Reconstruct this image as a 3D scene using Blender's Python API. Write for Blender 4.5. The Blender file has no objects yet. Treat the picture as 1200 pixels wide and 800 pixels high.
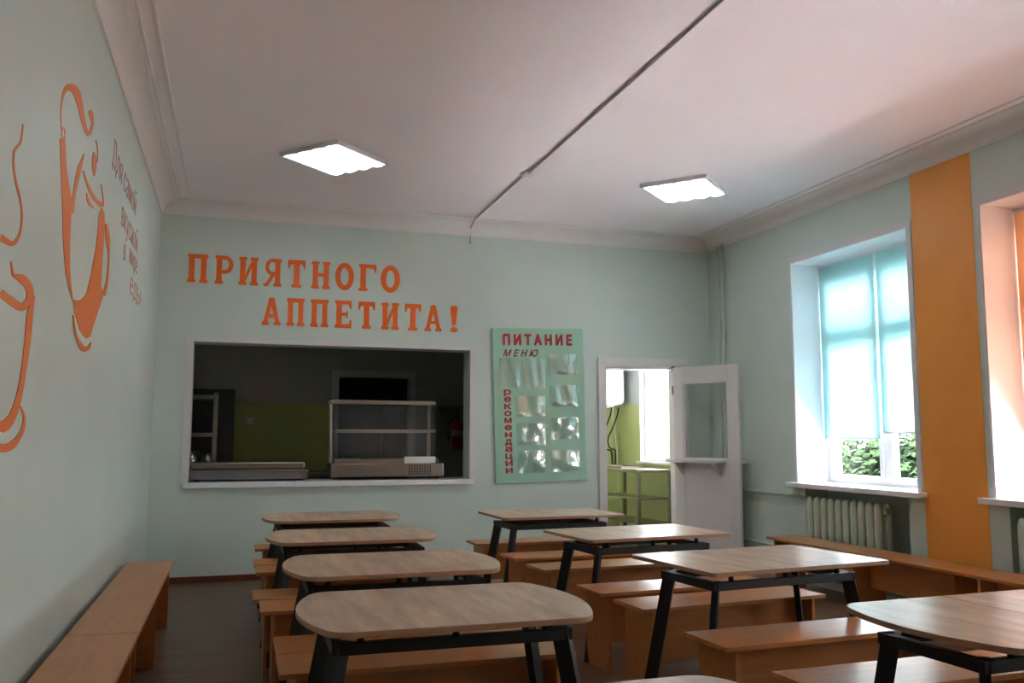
import bpy, bmesh, math, random
from mathutils import Vector, Matrix

random.seed(7)
scene = bpy.context.scene
COL = scene.collection
PI = math.pi

# ---------------------------------------------------------------- camera
cam_data = bpy.data.cameras.new('camera')
cam_data.sensor_width = 36.0
cam_data.lens = 36.0 * 1029.4 / 1200.0
cam_data.clip_start = 0.05
cam_data.clip_end = 200
cam = bpy.data.objects.new('camera', cam_data)
COL.objects.link(cam)
_F = Vector((0.2989122, 0.94809238, 0.10850035))
_R = Vector((0.95366597, -0.30086269, 0.00168869))
_U = Vector((-0.03424474, -0.10296832, 0.99409498))
M = Matrix.Identity(4)
for i in range(3):
    M[i][0] = _R[i]; M[i][1] = _U[i]; M[i][2] = -_F[i]
M[2][3] = 1.3
cam.matrix_world = M
scene.camera = cam

# ---------------------------------------------------------------- sky and exposure
SKY = 13.0
world = bpy.data.worlds.new('overcast_sky')
scene.world = world
world.use_nodes = True
wn = world.node_tree.nodes['Background']
wn.inputs['Color'].default_value = (0.93, 0.97, 1.0, 1)
wn.inputs['Strength'].default_value = SKY
scene.view_settings.view_transform = 'Standard'
scene.view_settings.look = 'None'
scene.view_settings.exposure = 0.4
scene.view_settings.gamma = 1.0
scene.view_settings.use_curve_mapping = False
scene.cycles.use_denoising = True
scene.cycles.max_bounces = 14
scene.cycles.diffuse_bounces = 8
scene.cycles.transparent_max_bounces = 16
scene.cycles.sample_clamp_indirect = 0.0
PANEL_LIGHT = 14.0

sun_data = bpy.data.lights.new('sun', 'SUN')     # stands behind the building: lights the yard, not the room
sun_data.energy = 210.0; sun_data.angle = 0.02; sun_data.color = (1.0, 0.98, 0.96)
sun = bpy.data.objects.new('sun', sun_data); COL.objects.link(sun)
sun.rotation_euler = Vector((0.20, 0.06, -0.97)).to_track_quat('-Z', 'Y').to_euler()

# daylight enters through the windows: portals guide the sky sampling
def portal(y0, y1, z0, z1, x):
    l = bpy.data.lights.new('window_daylight', 'AREA')
    l.shape = 'RECTANGLE'; l.size = y1 - y0; l.size_y = z1 - z0
    l.cycles.is_portal = True
    o = bpy.data.objects.new('window_daylight', l)
    o.location = (x, (y0 + y1) / 2, (z0 + z1) / 2)
    o.rotation_euler = (PI / 2, 0, PI / 2)      # -Z of the light looks to -X
    COL.objects.link(o)
WINS = [(5.52, 7.03), (3.30, 4.81), (1.08, 2.59), (-1.14, 0.37)]
for (a, b) in WINS:
    portal(a, b, 0.89, 2.945, 5.45)
portal(8.95, 10.33, 1.0, 2.4, 5.16)

# ---------------------------------------------------------------- helpers
def srgb(r, g, b):
    f = lambda c: c / 12.92 if c <= 0.04045 else ((c + 0.055) / 1.055) ** 2.4
    return (f(r / 255), f(g / 255), f(b / 255), 1)

def mat(name, col, rough=0.6, metal=0.0, spec=0.5, vary=0.0, vscale=3.0, bump=0.0, bscale=60.0, stretch=None, col2=None):
    m = bpy.data.materials.new(name)
    m.use_nodes = True
    nt = m.node_tree; b = nt.nodes['Principled BSDF']
    b.inputs['Base Color'].default_value = col
    b.inputs['Roughness'].default_value = rough
    b.inputs['Metallic'].default_value = metal
    b.inputs['Specular IOR Level'].default_value = spec
    if vary > 0 or bump > 0 or col2:
        tc = nt.nodes.new('ShaderNodeTexCoord')
        mp = nt.nodes.new('ShaderNodeMapping')
        nt.links.new(tc.outputs['Object'], mp.inputs['Vector'])
        if stretch: mp.inputs['Scale'].default_value = stretch
    if vary > 0 or col2:
        n = nt.nodes.new('ShaderNodeTexNoise')
        n.inputs['Scale'].default_value = vscale
        n.inputs['Detail'].default_value = 6
        n.inputs['Roughness'].default_value = 0.62
        nt.links.new(mp.outputs['Vector'], n.inputs['Vector'])
        r = nt.nodes.new('ShaderNodeValToRGB')
        r.color_ramp.elements[0].position = 0.32
        r.color_ramp.elements[1].position = 0.68
        c2 = col2 if col2 else tuple(min(1, c * (1 + vary)) for c in col[:3]) + (1,)
        c1 = col if col2 else tuple(c * (1 - vary) for c in col[:3]) + (1,)
        r.color_ramp.elements[0].color = c1
        r.color_ramp.elements[1].color = c2
        nt.links.new(n.outputs['Fac'], r.inputs['Fac'])
        nt.links.new(r.outputs['Color'], b.inputs['Base Color'])
    if bump > 0:
        n2 = nt.nodes.new('ShaderNodeTexNoise')
        n2.inputs['Scale'].default_value = bscale
        n2.inputs['Detail'].default_value = 4
        nt.links.new(mp.outputs['Vector'], n2.inputs['Vector'])
        bp = nt.nodes.new('ShaderNodeBump')
        bp.inputs['Strength'].default_value = bump
        bp.inputs['Distance'].default_value = 0.01
        nt.links.new(n2.outputs['Fac'], bp.inputs['Height'])
        nt.links.new(bp.outputs['Normal'], b.inputs['Normal'])
    return m

def glass_mat(name, tint=(1, 1, 1, 1), gloss=0.03, rough=0.02):
    m = bpy.data.materials.new(name); m.use_nodes = True
    nt = m.node_tree; nt.nodes.clear()
    out = nt.nodes.new('ShaderNodeOutputMaterial')
    t = nt.nodes.new('ShaderNodeBsdfTransparent'); t.inputs['Color'].default_value = tint
    g = nt.nodes.new('ShaderNodeBsdfGlossy'); g.inputs['Roughness'].default_value = rough
    mx = nt.nodes.new('ShaderNodeMixShader')
    lw = nt.nodes.new('ShaderNodeLayerWeight'); lw.inputs['Blend'].default_value = 0.5
    pw = nt.nodes.new('ShaderNodeMath'); pw.operation = 'POWER'; pw.inputs[1].default_value = 4.0
    nt.links.new(lw.outputs['Facing'], pw.inputs[0])
    mm = nt.nodes.new('ShaderNodeMath'); mm.operation = 'MULTIPLY_ADD'
    mm.inputs[1].default_value = 0.7; mm.inputs[2].default_value = gloss
    nt.links.new(pw.outputs[0], mm.inputs[0])
    nt.links.new(mm.outputs[0], mx.inputs[0])
    nt.links.new(t.outputs[0], mx.inputs[1]); nt.links.new(g.outputs[0], mx.inputs[2])
    nt.links.new(mx.outputs[0], out.inputs['Surface'])
    return m

def fabric_mat(name, col, trans):
    m = bpy.data.materials.new(name); m.use_nodes = True
    nt = m.node_tree; nt.nodes.clear()
    out = nt.nodes.new('ShaderNodeOutputMaterial')
    d = nt.nodes.new('ShaderNodeBsdfDiffuse'); d.inputs['Color'].default_value = col
    t = nt.nodes.new('ShaderNodeBsdfTranslucent'); t.inputs['Color'].default_value = trans
    mx = nt.nodes.new('ShaderNodeMixShader'); mx.inputs[0].default_value = 0.13
    nt.links.new(d.outputs[0], mx.inputs[1]); nt.links.new(t.outputs[0], mx.inputs[2])
    nt.links.new(mx.outputs[0], out.inputs['Surface'])
    return m

def emit_mat(name, col, strength):
    m = bpy.data.materials.new(name); m.use_nodes = True
    b = m.node_tree.nodes['Principled BSDF']
    b.inputs['Base Color'].default_value = (0.15, 0.15, 0.15, 1)
    b.inputs['Emission Color'].default_value = col
    b.inputs['Emission Strength'].default_value = strength
    return m

def split_paint(name, upper, lower, z):
    """plaster painted in two colours, the edge at a fixed height"""
    m = bpy.data.materials.new(name); m.use_nodes = True
    nt = m.node_tree; b = nt.nodes['Principled BSDF']
    b.inputs['Roughness'].default_value = 0.45
    tc = nt.nodes.new('ShaderNodeTexCoord'); sp = nt.nodes.new('ShaderNodeSeparateXYZ')
    nt.links.new(tc.outputs['Object'], sp.inputs[0])
    gt = nt.nodes.new('ShaderNodeMath'); gt.operation = 'GREATER_THAN'; gt.inputs[1].default_value = z
    nt.links.new(sp.outputs['Z'], gt.inputs[0])
    mx = nt.nodes.new('ShaderNodeMixRGB')
    mx.inputs[1].default_value = lower; mx.inputs[2].default_value = upper
    nt.links.new(gt.outputs[0], mx.inputs[0]); nt.links.new(mx.outputs[0], b.inputs['Base Color'])
    return m

def B():
    return bmesh.new()

def box(bm, x0, x1, y0, y1, z0, z1):
    vs = [bm.verts.new(p) for p in ((x0, y0, z0), (x1, y0, z0), (x1, y1, z0), (x0, y1, z0),
                                    (x0, y0, z1), (x1, y0, z1), (x1, y1, z1), (x0, y1, z1))]
    for f in ((3, 2, 1, 0), (4, 5, 6, 7), (0, 1, 5, 4), (1, 2, 6, 5), (2, 3, 7, 6), (3, 0, 4, 7)):
        bm.faces.new([vs[i] for i in f])
    return bm

def bar(bm, p0, p1, w, d, a):
    """post from p0 to p1, section w along the horizontal direction a and d across it"""
    a = Vector(a).normalized(); b = Vector((-a.y, a.x, 0))
    rings = []
    for p in (Vector(p0), Vector(p1)):
        rings.append([bm.verts.new(p + a * (sx * w / 2) + b * (sy * d / 2)) for sx, sy in ((-1, -1), (1, -1), (1, 1), (-1, 1))])
    for i in range(4):
        bm.faces.new((rings[0][i], rings[0][(i + 1) % 4], rings[1][(i + 1) % 4], rings[1][i]))
    bm.faces.new(rings[0][::-1]); bm.faces.new(rings[1])
    bmesh.ops.recalc_face_normals(bm, faces=bm.faces)
    return bm

def tube(bm, pts, r, n=10):
    pts = [Vector(p) for p in pts]
    rings = []
    for i, p in enumerate(pts):
        t = (pts[min(i + 1, len(pts) - 1)] - pts[max(i - 1, 0)]).normalized()
        u = t.cross(Vector((0, 0, 1)))
        if u.length < 1e-3: u = t.cross(Vector((0, 1, 0)))
        u.normalize(); v = t.cross(u).normalized()
        rr = r[i] if isinstance(r, (list, tuple)) else r
        rings.append([bm.verts.new(p + (u * math.cos(2 * PI * k / n) + v * math.sin(2 * PI * k / n)) * rr) for k in range(n)])
    for a, b in zip(rings, rings[1:]):
        for k in range(n):
            f = bm.faces.new((a[k], a[(k + 1) % n], b[(k + 1) % n], b[k])); f.smooth = True
    bm.faces.new(rings[0][::-1]); bm.faces.new(rings[-1])
    bmesh.ops.recalc_face_normals(bm, faces=bm.faces)
    return bm

def lathe(bm, prof, cx=0, cy=0, n=24):
    rings = []
    for r, z in prof:
        rings.append([bm.verts.new((cx + r * math.cos(2 * PI * k / n), cy + r * math.sin(2 * PI * k / n), z)) for k in range(n)])
    for a, b in zip(rings, rings[1:]):
        for k in range(n):
            f = bm.faces.new((a[k], a[(k + 1) % n], b[(k + 1) % n], b[k])); f.smooth = True
    bm.faces.new(rings[0][::-1]); bm.faces.new(rings[-1])
    bmesh.ops.recalc_face_normals(bm, faces=bm.faces)
    return bm

def prism(bm, pts, axis, a0, a1):
    """outline pts extruded along an axis from a0 to a1"""
    def P(u, v, w):
        return {'z': (u, v, w), 'y': (u, w, v), 'x': (w, u, v)}[axis]
    lo = [bm.verts.new(P(u, v, a0)) for u, v in pts]
    hi = [bm.verts.new(P(u, v, a1)) for u, v in pts]
    n = len(pts)
    bm.faces.new(lo[::-1]); bm.faces.new(hi)
    for i in range(n):
        bm.faces.new((lo[i], lo[(i + 1) % n], hi[(i + 1) % n], hi[i]))
    bmesh.ops.recalc_face_normals(bm, faces=bm.faces)
    return bm

def strip(bm, L, R, axis, a0, a1):
    """ribbon between two edge lines, a thin solid"""
    def P(u, v, w):
        return {'y': (u, w, v), 'x': (w, u, v)}[axis]
    q = [[bm.verts.new(P(p[0], p[1], w)) for p in E] for w in (a0, a1) for E in (L, R)]
    l0, r0, l1, r1 = q
    for i in range(len(L) - 1):
        bm.faces.new((l0[i], l0[i + 1], r0[i + 1], r0[i])); bm.faces.new((l1[i], r1[i], r1[i + 1], l1[i + 1]))
        bm.faces.new((l0[i], l1[i], l1[i + 1], l0[i + 1])); bm.faces.new((r0[i], r0[i + 1], r1[i + 1], r1[i]))
    for e in (0, -1):
        bm.faces.new((l0[e], r0[e], r1[e], l1[e]))
    bmesh.ops.recalc_face_normals(bm, faces=bm.faces)
    return bm

def obj(name, bm, m, parent=None, bevel=0.0, loc=None):
    me = bpy.data.meshes.new(name)
    bm.to_mesh(me); bm.free()
    me.materials.append(m)
    o = bpy.data.objects.new(name, me)
    COL.objects.link(o)
    if parent: o.parent = parent
    if loc: o.location = loc
    if bevel:
        md = o.modifiers.new('bevel', 'BEVEL'); md.width = bevel; md.segments = 2
        md.limit_method = 'ANGLE'; md.angle_limit = 0.6
    return o

def tag(o, label, cat, group=None):
    o['label'] = label; o['category'] = cat
    if group: o['group'] = group
    return o

def thing(name, label, cat, loc=(0, 0, 0), rotz=0.0, group=None):
    o = bpy.data.objects.new(name, None); o.empty_display_size = 0.1
    COL.objects.link(o); o.location = loc; o.rotation_euler = (0, 0, rotz)
    return tag(o, label, cat, group)

def struct(name, bm, m, bevel=0.0):
    o = obj(name, bm, m, bevel=bevel); o['kind'] = 'structure'; return o

def dup(root, loc, rotz, label):
    r = root.copy(); COL.objects.link(r); r.location = loc; r.rotation_euler = (0, 0, rotz); r['label'] = label
    for ch in list(root.children):
        c = ch.copy(); COL.objects.link(c); c.parent = r
        for g in list(ch.children):
            d = g.copy(); COL.objects.link(d); d.parent = c
    return r

def wall_cells(bm, axis, a0, a1, u0, u1, z0, z1, holes):
    """solid slab with rectangular openings: axis is the thickness direction"""
    us = sorted({u0, u1, *[h[0] for h in holes], *[h[1] for h in holes]})
    zs = sorted({z0, z1, *[h[2] for h in holes], *[h[3] for h in holes]})
    us = [u for u in us if u0 <= u <= u1]; zs = [z for z in zs if z0 <= z <= z1]
    for ua, ub in zip(us, us[1:]):
        run = None
        for za, zb in zip(zs, zs[1:]):
            cu, cz = (ua + ub) / 2, (za + zb) / 2
            solid = not any(h[0] < cu < h[1] and h[2] < cz < h[3] for h in holes)
            if solid and run is None: run = za
            end = None
            if not solid and run is not None: end = za
            if solid and zb == zs[-1]: end = zb
            if end is not None and run is not None:
                if axis == 'x': box(bm, a0, a1, ua, ub, run, end)
                else: box(bm, ua, ub, a0, a1, run, end)
                run = None
    return bm

def text_mesh(s, size, offset=0.0, shear=0.0, depth=0.001, space=1.0):
    cu = bpy.data.curves.new('lettering', 'FONT')
    cu.body = s; cu.size = size; cu.offset = offset; cu.shear = shear; cu.extrude = depth; cu.space_character = space
    cu.resolution_u = 3
    o = bpy.data.objects.new('lettering', cu); COL.objects.link(o)
    bpy.context.view_layer.update()
    dg = bpy.context.evaluated_depsgraph_get()
    me = bpy.data.meshes.new_from_object(o.evaluated_get(dg))
    bpy.data.objects.remove(o); bpy.data.curves.remove(cu)
    bm = bmesh.new(); bm.from_mesh(me); bpy.data.meshes.remove(me)
    return bm

def bounds(bm):
    xs = [v.co.x for v in bm.verts]; ys = [v.co.y for v in bm.verts]
    return min(xs), max(xs), min(ys), max(ys)

# ---------------------------------------------------------------- materials
m_mint = mat('mint_wall_paint', srgb(201, 215, 208), 0.5, vary=0.03, vscale=1.2, bump=0.05, bscale=14)
m_orange = mat('orange_wall_paint', srgb(246, 164, 66), 0.45, vary=0.04, vscale=3, bump=0.06, bscale=14)
m_ceil = mat('white_ceiling_paint', srgb(240, 233, 236), 0.85, vary=0.02, vscale=1.0, bump=0.03, bscale=20)
m_cornice = mat('white_plaster_cornice', srgb(228, 223, 220), 0.8)
m_white = mat('white_plastic', srgb(236, 236, 240), 0.3)
m_trim = mat('white_painted_trim', srgb(215, 214, 218), 0.45)
m_floor = mat('brown_wood_look_linoleum', srgb(92, 68, 52), 0.38, vscale=3.0, stretch=(0.5, 4.5, 1), col2=srgb(122, 94, 76))
m_base = mat('dark_red_brown_skirting', srgb(112, 58, 34), 0.5)
m_oak = mat('light_oak_laminate', srgb(172, 145, 120), 0.33, vscale=4.0, stretch=(3.6, 0.6, 1), col2=srgb(218, 196, 170))
m_oak_edge = mat('light_oak_edge_band', srgb(170, 128, 98), 0.5)
m_bench = mat('alder_laminate', srgb(178, 114, 60), 0.3, vscale=4.0, stretch=(0.8, 7.0, 7.0), col2=srgb(196, 132, 76))
m_black = mat('black_powder_coat', srgb(17, 17, 19), 0.5)
m_steel = mat('brushed_steel', srgb(150, 140, 132), 0.32, metal=1.0, vary=0.06, vscale=10, stretch=(1, 1, 30))
m_dark = mat('dark_grey_enamel', srgb(52, 52, 50), 0.5)
m_rad = mat('mint_radiator_enamel', srgb(196, 209, 192), 0.4, vary=0.03)
m_door = mat('white_door_paint', srgb(220, 215, 214), 0.4, vary=0.015)
m_letter = mat('orange_letter_paint', srgb(240, 106, 12), 0.5)
m_mural = mat('orange_mural_paint', srgb(230, 122, 36), 0.5)
m_script = mat('terracotta_script_paint', srgb(192, 120, 98), 0.6)
m_board = mat('mint_board_laminate', srgb(160, 202, 178), 0.45)
m_red = mat('crimson_vinyl_letters', srgb(176, 14, 44), 0.45)
m_darkred = mat('maroon_vinyl_letters', srgb(140, 28, 50), 0.45)
m_glass = glass_mat('clear_window_glass')
m_film = glass_mat('clear_pocket_film', gloss=0.26, rough=0.12)
m_case_glass = glass_mat('display_case_glass', tint=(0.9, 0.95, 0.95, 1), gloss=0.03)
m_teal = fabric_mat('aqua_blind_fabric', srgb(190, 232, 230), srgb(168, 226, 238))
m_peach = fabric_mat('orange_blind_fabric', srgb(250, 196, 150), srgb(255, 196, 150))
m_lamp = emit_mat('lamp_diffuser', (0.92, 0.97, 1.0, 1), PANEL_LIGHT)
def lamp_tubes(m):
    # four tubes glow through the diffuser, a little dimmer between them
    nt = m.node_tree; tc = nt.nodes.new('ShaderNodeTexCoord'); sp = nt.nodes.new('ShaderNodeSeparateXYZ')
    nt.links.new(tc.outputs['Object'], sp.inputs[0])
    a = nt.nodes.new('ShaderNodeMath'); a.operation = 'MULTIPLY'; a.inputs[1].default_value = 4 * PI / 0.562
    nt.links.new(sp.outputs['Y'], a.inputs[0])
    s = nt.nodes.new('ShaderNodeMath'); s.operation = 'SINE'; nt.links.new(a.outputs[0], s.inputs[0])
    ab = nt.nodes.new('ShaderNodeMath'); ab.operation = 'ABSOLUTE'; nt.links.new(s.outputs[0], ab.inputs[0])
    pw = nt.nodes.new('ShaderNodeMath'); pw.operation = 'POWER'; pw.inputs[1].default_value = 1.7; nt.links.new(ab.outputs[0], pw.inputs[0]); ab = pw
    mp = nt.nodes.new('ShaderNodeMapRange'); mp.inputs[3].default_value = 0.5; mp.inputs[4].default_value = PANEL_LIGHT
    nt.links.new(ab.outputs[0], mp.inputs[0])
    nt.links.new(mp.outputs[0], nt.nodes['Principled BSDF'].inputs['Emission Strength'])
lamp_tubes(m_lamp)
m_kitchen = split_paint('kitchen_two_tone_paint', srgb(176, 178, 170), srgb(182, 188, 96), 1.71)
m_scullery = split_paint('scullery_two_tone_paint', srgb(190, 196, 196), srgb(200, 206, 146), 1.73)
m_kitchen_plain = mat('kitchen_grey_plaster', srgb(172, 174, 166), 0.6)
m_kitchen_floor = mat('kitchen_floor_tile', srgb(120, 112, 104), 0.4)
m_void = mat('passage_shade_colour', srgb(60, 58, 56), 0.8)  # dark colour stands in for the shade of the unlit passage
m_exting = mat('red_extinguisher_enamel', srgb(190, 20, 24), 0.3)
m_rubber = mat('black_rubber', srgb(20, 20, 20), 0.6)
m_cable = mat('grey_cable_conduit', srgb(176, 170, 168), 0.5)
m_paper = mat('white_paper', srgb(230, 230, 226), 0.7)
m_ground = mat('pale_bounce_ground', srgb(208, 203, 206), 0.9, vary=0.06, vscale=2)  # kept pale so the unseen ground bounces daylight upward
m_ground_far = mat('low_bounce_ground', srgb(104, 94, 94), 0.9, vary=0.2, vscale=2)  # dull neutral tone keeps bounced light from far ground weak
m_leaf = mat('hedge_leaf', srgb(16, 28, 13), 0.9, spec=0.05, vary=0.45, vscale=6)
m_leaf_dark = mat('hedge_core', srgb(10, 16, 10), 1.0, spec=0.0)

# ---------------------------------------------------------------- room shell
XL, XR, YB, YF = -0.705, 4.986, 8.55, -2.2
ZC, ZK = 3.47, 3.347          # ceiling and underside of the cornice
XO = 5.42                     # outer face of the window wall
KB = 11.0                     # back wall of the kitchen

floor = struct('floor', box(B(), XL - 0.2, XO, YF - 0.2, YB + 0.25, -0.12, 0.0), m_floor)
ceiling = struct('ceiling', box(B(), XL - 0.2, XO, YF - 0.2, YB + 0.25, ZC, ZC + 0.15), m_ceil)
wall_left = struct('wall_left', box(B(), XL - 0.2, XL, YF, YB, 0, ZC), m_mint)
wall_front = struct('wall_front', box(B(), XL - 0.2, XO, YF - 0.2, YF, 0, ZC), m_mint)

HX0, HX1, HZ0, HZ1 = -0.375, 2.252, 0.885, 2.172      # serving hatch
DX0, DX1, DZ1 = 3.73, 4.62, 2.045                      # doorway
wall_back = struct('wall_back', wall_cells(B(), 'y', YB, YB + 0.25, XL - 0.2, XR, 0, ZC,
                   [(HX0, HX1, HZ0, HZ1), (DX0, DX1, -1, DZ1)]), m_mint)

WZ0, WZ1 = 0.89, 2.945
wbm = B()
holes = [(a, b, WZ0, WZ1) for a, b in WINS]
niches = [(a + 0.11, b - 0.11, -1, WZ0) for a, b in WINS]
wall_cells(wbm, 'x', XR, XR + 0.24, YF, YB + 0.25, 0, ZC, holes + niches)
wall_cells(wbm, 'x', XR + 0.24, XO, YF, YB + 0.25, 0, ZC, holes)
wall_right = struct('wall_right', wbm, m_mint)
for y0, y1 in ((4.870, 5.458), (2.66, 3.24), (0.44, 1.02)):
    obj('painted_stripe', box(B(), XR - 0.003, XR + 0.001, y0, y1, 0.0, ZK + 0.01), m_orange, wall_right)

# cornices: concave plaster coves with two thin ridges on the ceiling
def cove_profile():
    pts = [(0, ZK), (0.014, ZK), (0.016, ZK + 0.012)]
    for k in range(9):
        a = PI / 2 * k / 8
        pts.append((0.135 - 0.115 * math.cos(a) , ZK + 0.018 + 0.10 * math.sin(a)))
    pts += [(0.145, ZC), (0, ZC)]
    return pts
def cornice(name, side):
    prof = cove_profile()
    bm = B()
    if side == 'left': prism(bm, [(XL + u, v) for u, v in prof], 'y', YF, YB)
    if side == 'right': prism(bm, [(XR - u, v) for u, v in prof], 'y', YF, YB)
    if side == 'back': prism(bm, [(YB - u, v) for u, v in prof], 'x', XL, XR)
    t = struct(name, bm, m_cornice)
    for d in (0.165, 0.25):
        r = [(-0.008, 0), (-0.005, -0.008), (0.005, -0.008), (0.008, 0)]
        bm = B()
        if side == 'left': prism(bm, [(XL + d + u, ZC + v) for u, v in r], 'y', YF, YB - d)
        if side == 'right': prism(bm, [(XR - d + u, ZC + v) for u, v in r], 'y', YF, YB - d)
        if side == 'back': prism(bm, [(YB - d + u, ZC + v) for u, v in r], 'x', XL + d, XR - d)
        obj('ceiling_ridge', bm, m_cornice, t)
cornice('trim_1', 'left'); cornice('trim_2', 'back'); cornice('trim_3', 'right')

struct('baseboard_back', box(B(), XL + 0.02, 3.64, YB - 0.016, YB, 0, 0.055), m_base)
struct('baseboard_left', box(B(), XL, XL + 0.016, YF, YB, 0, 0.055), m_base)
struct('baseboard_right', box(B(), XR - 0.016, XR, YF, 7.6, 0, 0.06), m_trim)

# ---------------------------------------------------------------- windows
def window(n, y0, y1):
    w = bpy.data.objects.new('window_%d' % n, None); COL.objects.link(w); w['kind'] = 'structure'
    fx0, fx1 = 5.33, 5.395
    bm = B()
    fr = 0.075
    box(bm, fx0, fx1, y0, y0 + fr, WZ0, WZ1); box(bm, fx0, fx1, y1 - fr, y1, WZ0, WZ1)
    box(bm, fx0, fx1, y0 + fr, y1 - fr, WZ0, WZ0 + 0.06); box(bm, fx0, fx1, y0 + fr, y1 - fr, WZ1 - 0.20, WZ1)
    obj('frame', bm, m_white, w)
    ym = (y0 + y1) / 2 - 0.03
    obj('mullion', box(B(), fx0 - 0.004, fx1, ym - 0.035, ym + 0.035, WZ0 + 0.06, WZ1 - 0.20), m_white, w)
    zt = 2.22
    obj('transom', box(B(), fx0 - 0.004, fx1, y0 + fr, y1 - fr, zt - 0.05, zt + 0.05), m_white, w)
    for (a, b) in ((y0 + fr, ym - 0.035), (ym + 0.035, y1 - fr)):
        for (z0, z1) in ((WZ0 + 0.06, zt - 0.05), (zt + 0.05, WZ1 - 0.20)):
            s = 0.045
            bm = B()
            box(bm, fx0 - 0.012, fx1 - 0.01, a, a + s, z0, z1); box(bm, fx0 - 0.012, fx1 - 0.01, b - s, b, z0, z1)
            box(bm, fx0 - 0.012, fx1 - 0.01, a + s, b - s, z0, z0 + s * 0.4); box(bm, fx0 - 0.012, fx1 - 0.01, a + s, b - s, z1 - s, z1)
            so = obj('sash', bm, m_white, w)
            obj('pane', box(B(), fx0 + 0.02, fx0 + 0.026, a + s, b - s, z0 + s * 0.4, z1 - s), m_glass, so)
    # white lining of the reveal and the narrow casing on the wall
    bm = B(); t = 0.008
    box(bm, XR - 0.002, fx0, y1 - t, y1 + 0.002, WZ0, WZ1); box(bm, XR - 0.002, fx0, y0 - 0.002, y0 + t, WZ0, WZ1)
    box(bm, XR - 0.002, fx0, y0 + t, y1 - t, WZ1 - t, WZ1 + 0.002)
    obj('reveal_lining', bm, m_white, w)
    bm = B(); c = 0.05
    box(bm, XR - 0.007, XR + 0.001, y1, y1 + c * 0.5, WZ0, WZ1 + c); box(bm, XR - 0.007, XR + 0.001, y0 - c, y0, WZ0, WZ1 + c)
    box(bm, XR - 0.007, XR + 0.001, y0, y1, WZ1, WZ1 + c)
    obj('casing', bm, m_trim, w)
    obj('sill', box(B(), XR + 0.0, fx0, y0 + 0.01, y1 - 0.01, WZ0 - 0.04, WZ0 + 0.004), m_white, w, bevel=0.006)
    e = B(); box(e, XR - 0.09, XR, y0 - 0.09, y1 + 0.07, WZ0 - 0.04, WZ0 + 0.003)
    obj('sill_nose', e, m_white, w, bevel=0.006)
    return w
for i, (a, b) in enumerate(WINS):
    window(i + 1, a, b)

def blind(y0, y1, z1, m, label, group):
    t = thing('roller_blind', label, 'blind', (5.30, (y0 + y1) / 2, z1), 0, group)
    w = y1 - y0; top = 2.925 - z1
    bm = B(); tube(bm, [(0, -w / 2, top - 0.018), (0, w / 2, top - 0.018)], 0.017, 12)
    obj('roller', bm, m_white, t)
    bm = B()
    bm.faces.new([bm.verts.new((-0.016, yy, zz)) for yy, zz in ((-w / 2 + 0.005, 0.01), (w / 2 - 0.005, 0.01), (w / 2 - 0.005, top - 0.02), (-w / 2 + 0.005, top - 0.02))])
    obj('fabric', bm, m, t)
    obj('bottom_bar', box(B(), -0.021, -0.010, -w / 2 + 0.004, w / 2 - 0.004, 0, 0.016), m_white, t, bevel=0.003)
    return t
def blind_pair(win, m, word, place, up=0.0):
    y0, y1 = win; ym = (y0 + y1) / 2 - 0.03
    blind(ym + 0.012, y1 - 0.012, 1.285 + up, m, '%s translucent roller blind on %s, farther half' % (word, place), 'roller blinds')
    blind(y0 + 0.012, ym - 0.012, 1.335 + up, m, '%s translucent roller blind on %s, nearer half' % (word, place), 'roller blinds')
blind_pair(WINS[0], m_teal, 'aqua', 'the window beside the door corner')
blind_pair(WINS[1], m_peach, 'orange', 'the window at the right edge')
blind_pair(WINS[2], m_teal, 'aqua', 'the third window from the corner', 0.0)
blind_pair(WINS[3], m_peach, 'orange', 'the fourth window from the corner', 0.0)
# bead chain hanging between the two aqua blinds
bm = B()
for k in range(26):
    z = 2.90 - k * 0.014
    y = 6.245 + 0.004 * math.sin(k * 1.3)
    lathe(bm, [(0.001, z - 0.006), (0.006, z - 0.003), (0.006, z + 0.003), (0.001, z + 0.006)], 5.268, y, 8)
tag(obj('bead_chain', bm, m_white), 'white bead chain hanging between the two aqua blinds', 'blind chain')

# ---------------------------------------------------------------- outdoors
struct('bounce_ground_near', box(B(), XO + 0.02, 8.3, -30, 50, -0.75, -0.69), m_ground)  # unseen reflector strip, added to brighten the ceiling near the windows
struct('low_bounce_ground_far', box(B(), 8.3, 60, -30, 50, -0.75, -0.7), m_ground_far)  # unseen far ground, darkened to limit light reaching deep into the room
def hedge(cx, cy, lx, ly, z0, z1, label, n):
    t = thing('hedge', label, 'hedge', (cx, cy, z0))
    h = z1 - z0
    bm = B()
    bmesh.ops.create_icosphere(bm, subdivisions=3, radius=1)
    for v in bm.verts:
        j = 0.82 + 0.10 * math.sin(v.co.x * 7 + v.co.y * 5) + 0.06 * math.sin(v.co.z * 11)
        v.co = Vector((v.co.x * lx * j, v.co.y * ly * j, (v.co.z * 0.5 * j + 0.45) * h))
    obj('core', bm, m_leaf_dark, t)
    bm = B()
    for k in range(n):
        a = random.uniform(0, 2 * PI); c = random.uniform(-0.9, 1); s = math.sqrt(1 - c * c)
        rr = random.uniform(0.82, 1.08)
        p = Vector((s * math.cos(a) * lx * rr, s * math.sin(a) * ly * rr, (c * 0.5 * rr + 0.5) * h))
        u = Vector((random.gauss(0, 1), random.gauss(0, 1), random.gauss(0, 1))).normalized()
        v = u.orthogonal().normalized(); L = random.uniform(0.05, 0.10)
        q = [bm.verts.new(p - u * L), bm.verts.new(p + v * L * 0.45), bm.verts.new(p + u * L), bm.verts.new(p - v * L * 0.45)]
        bm.faces.new(q)
    lf = obj('leaves', bm, m_leaf, t); lf['kind'] = 'stuff'
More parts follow.
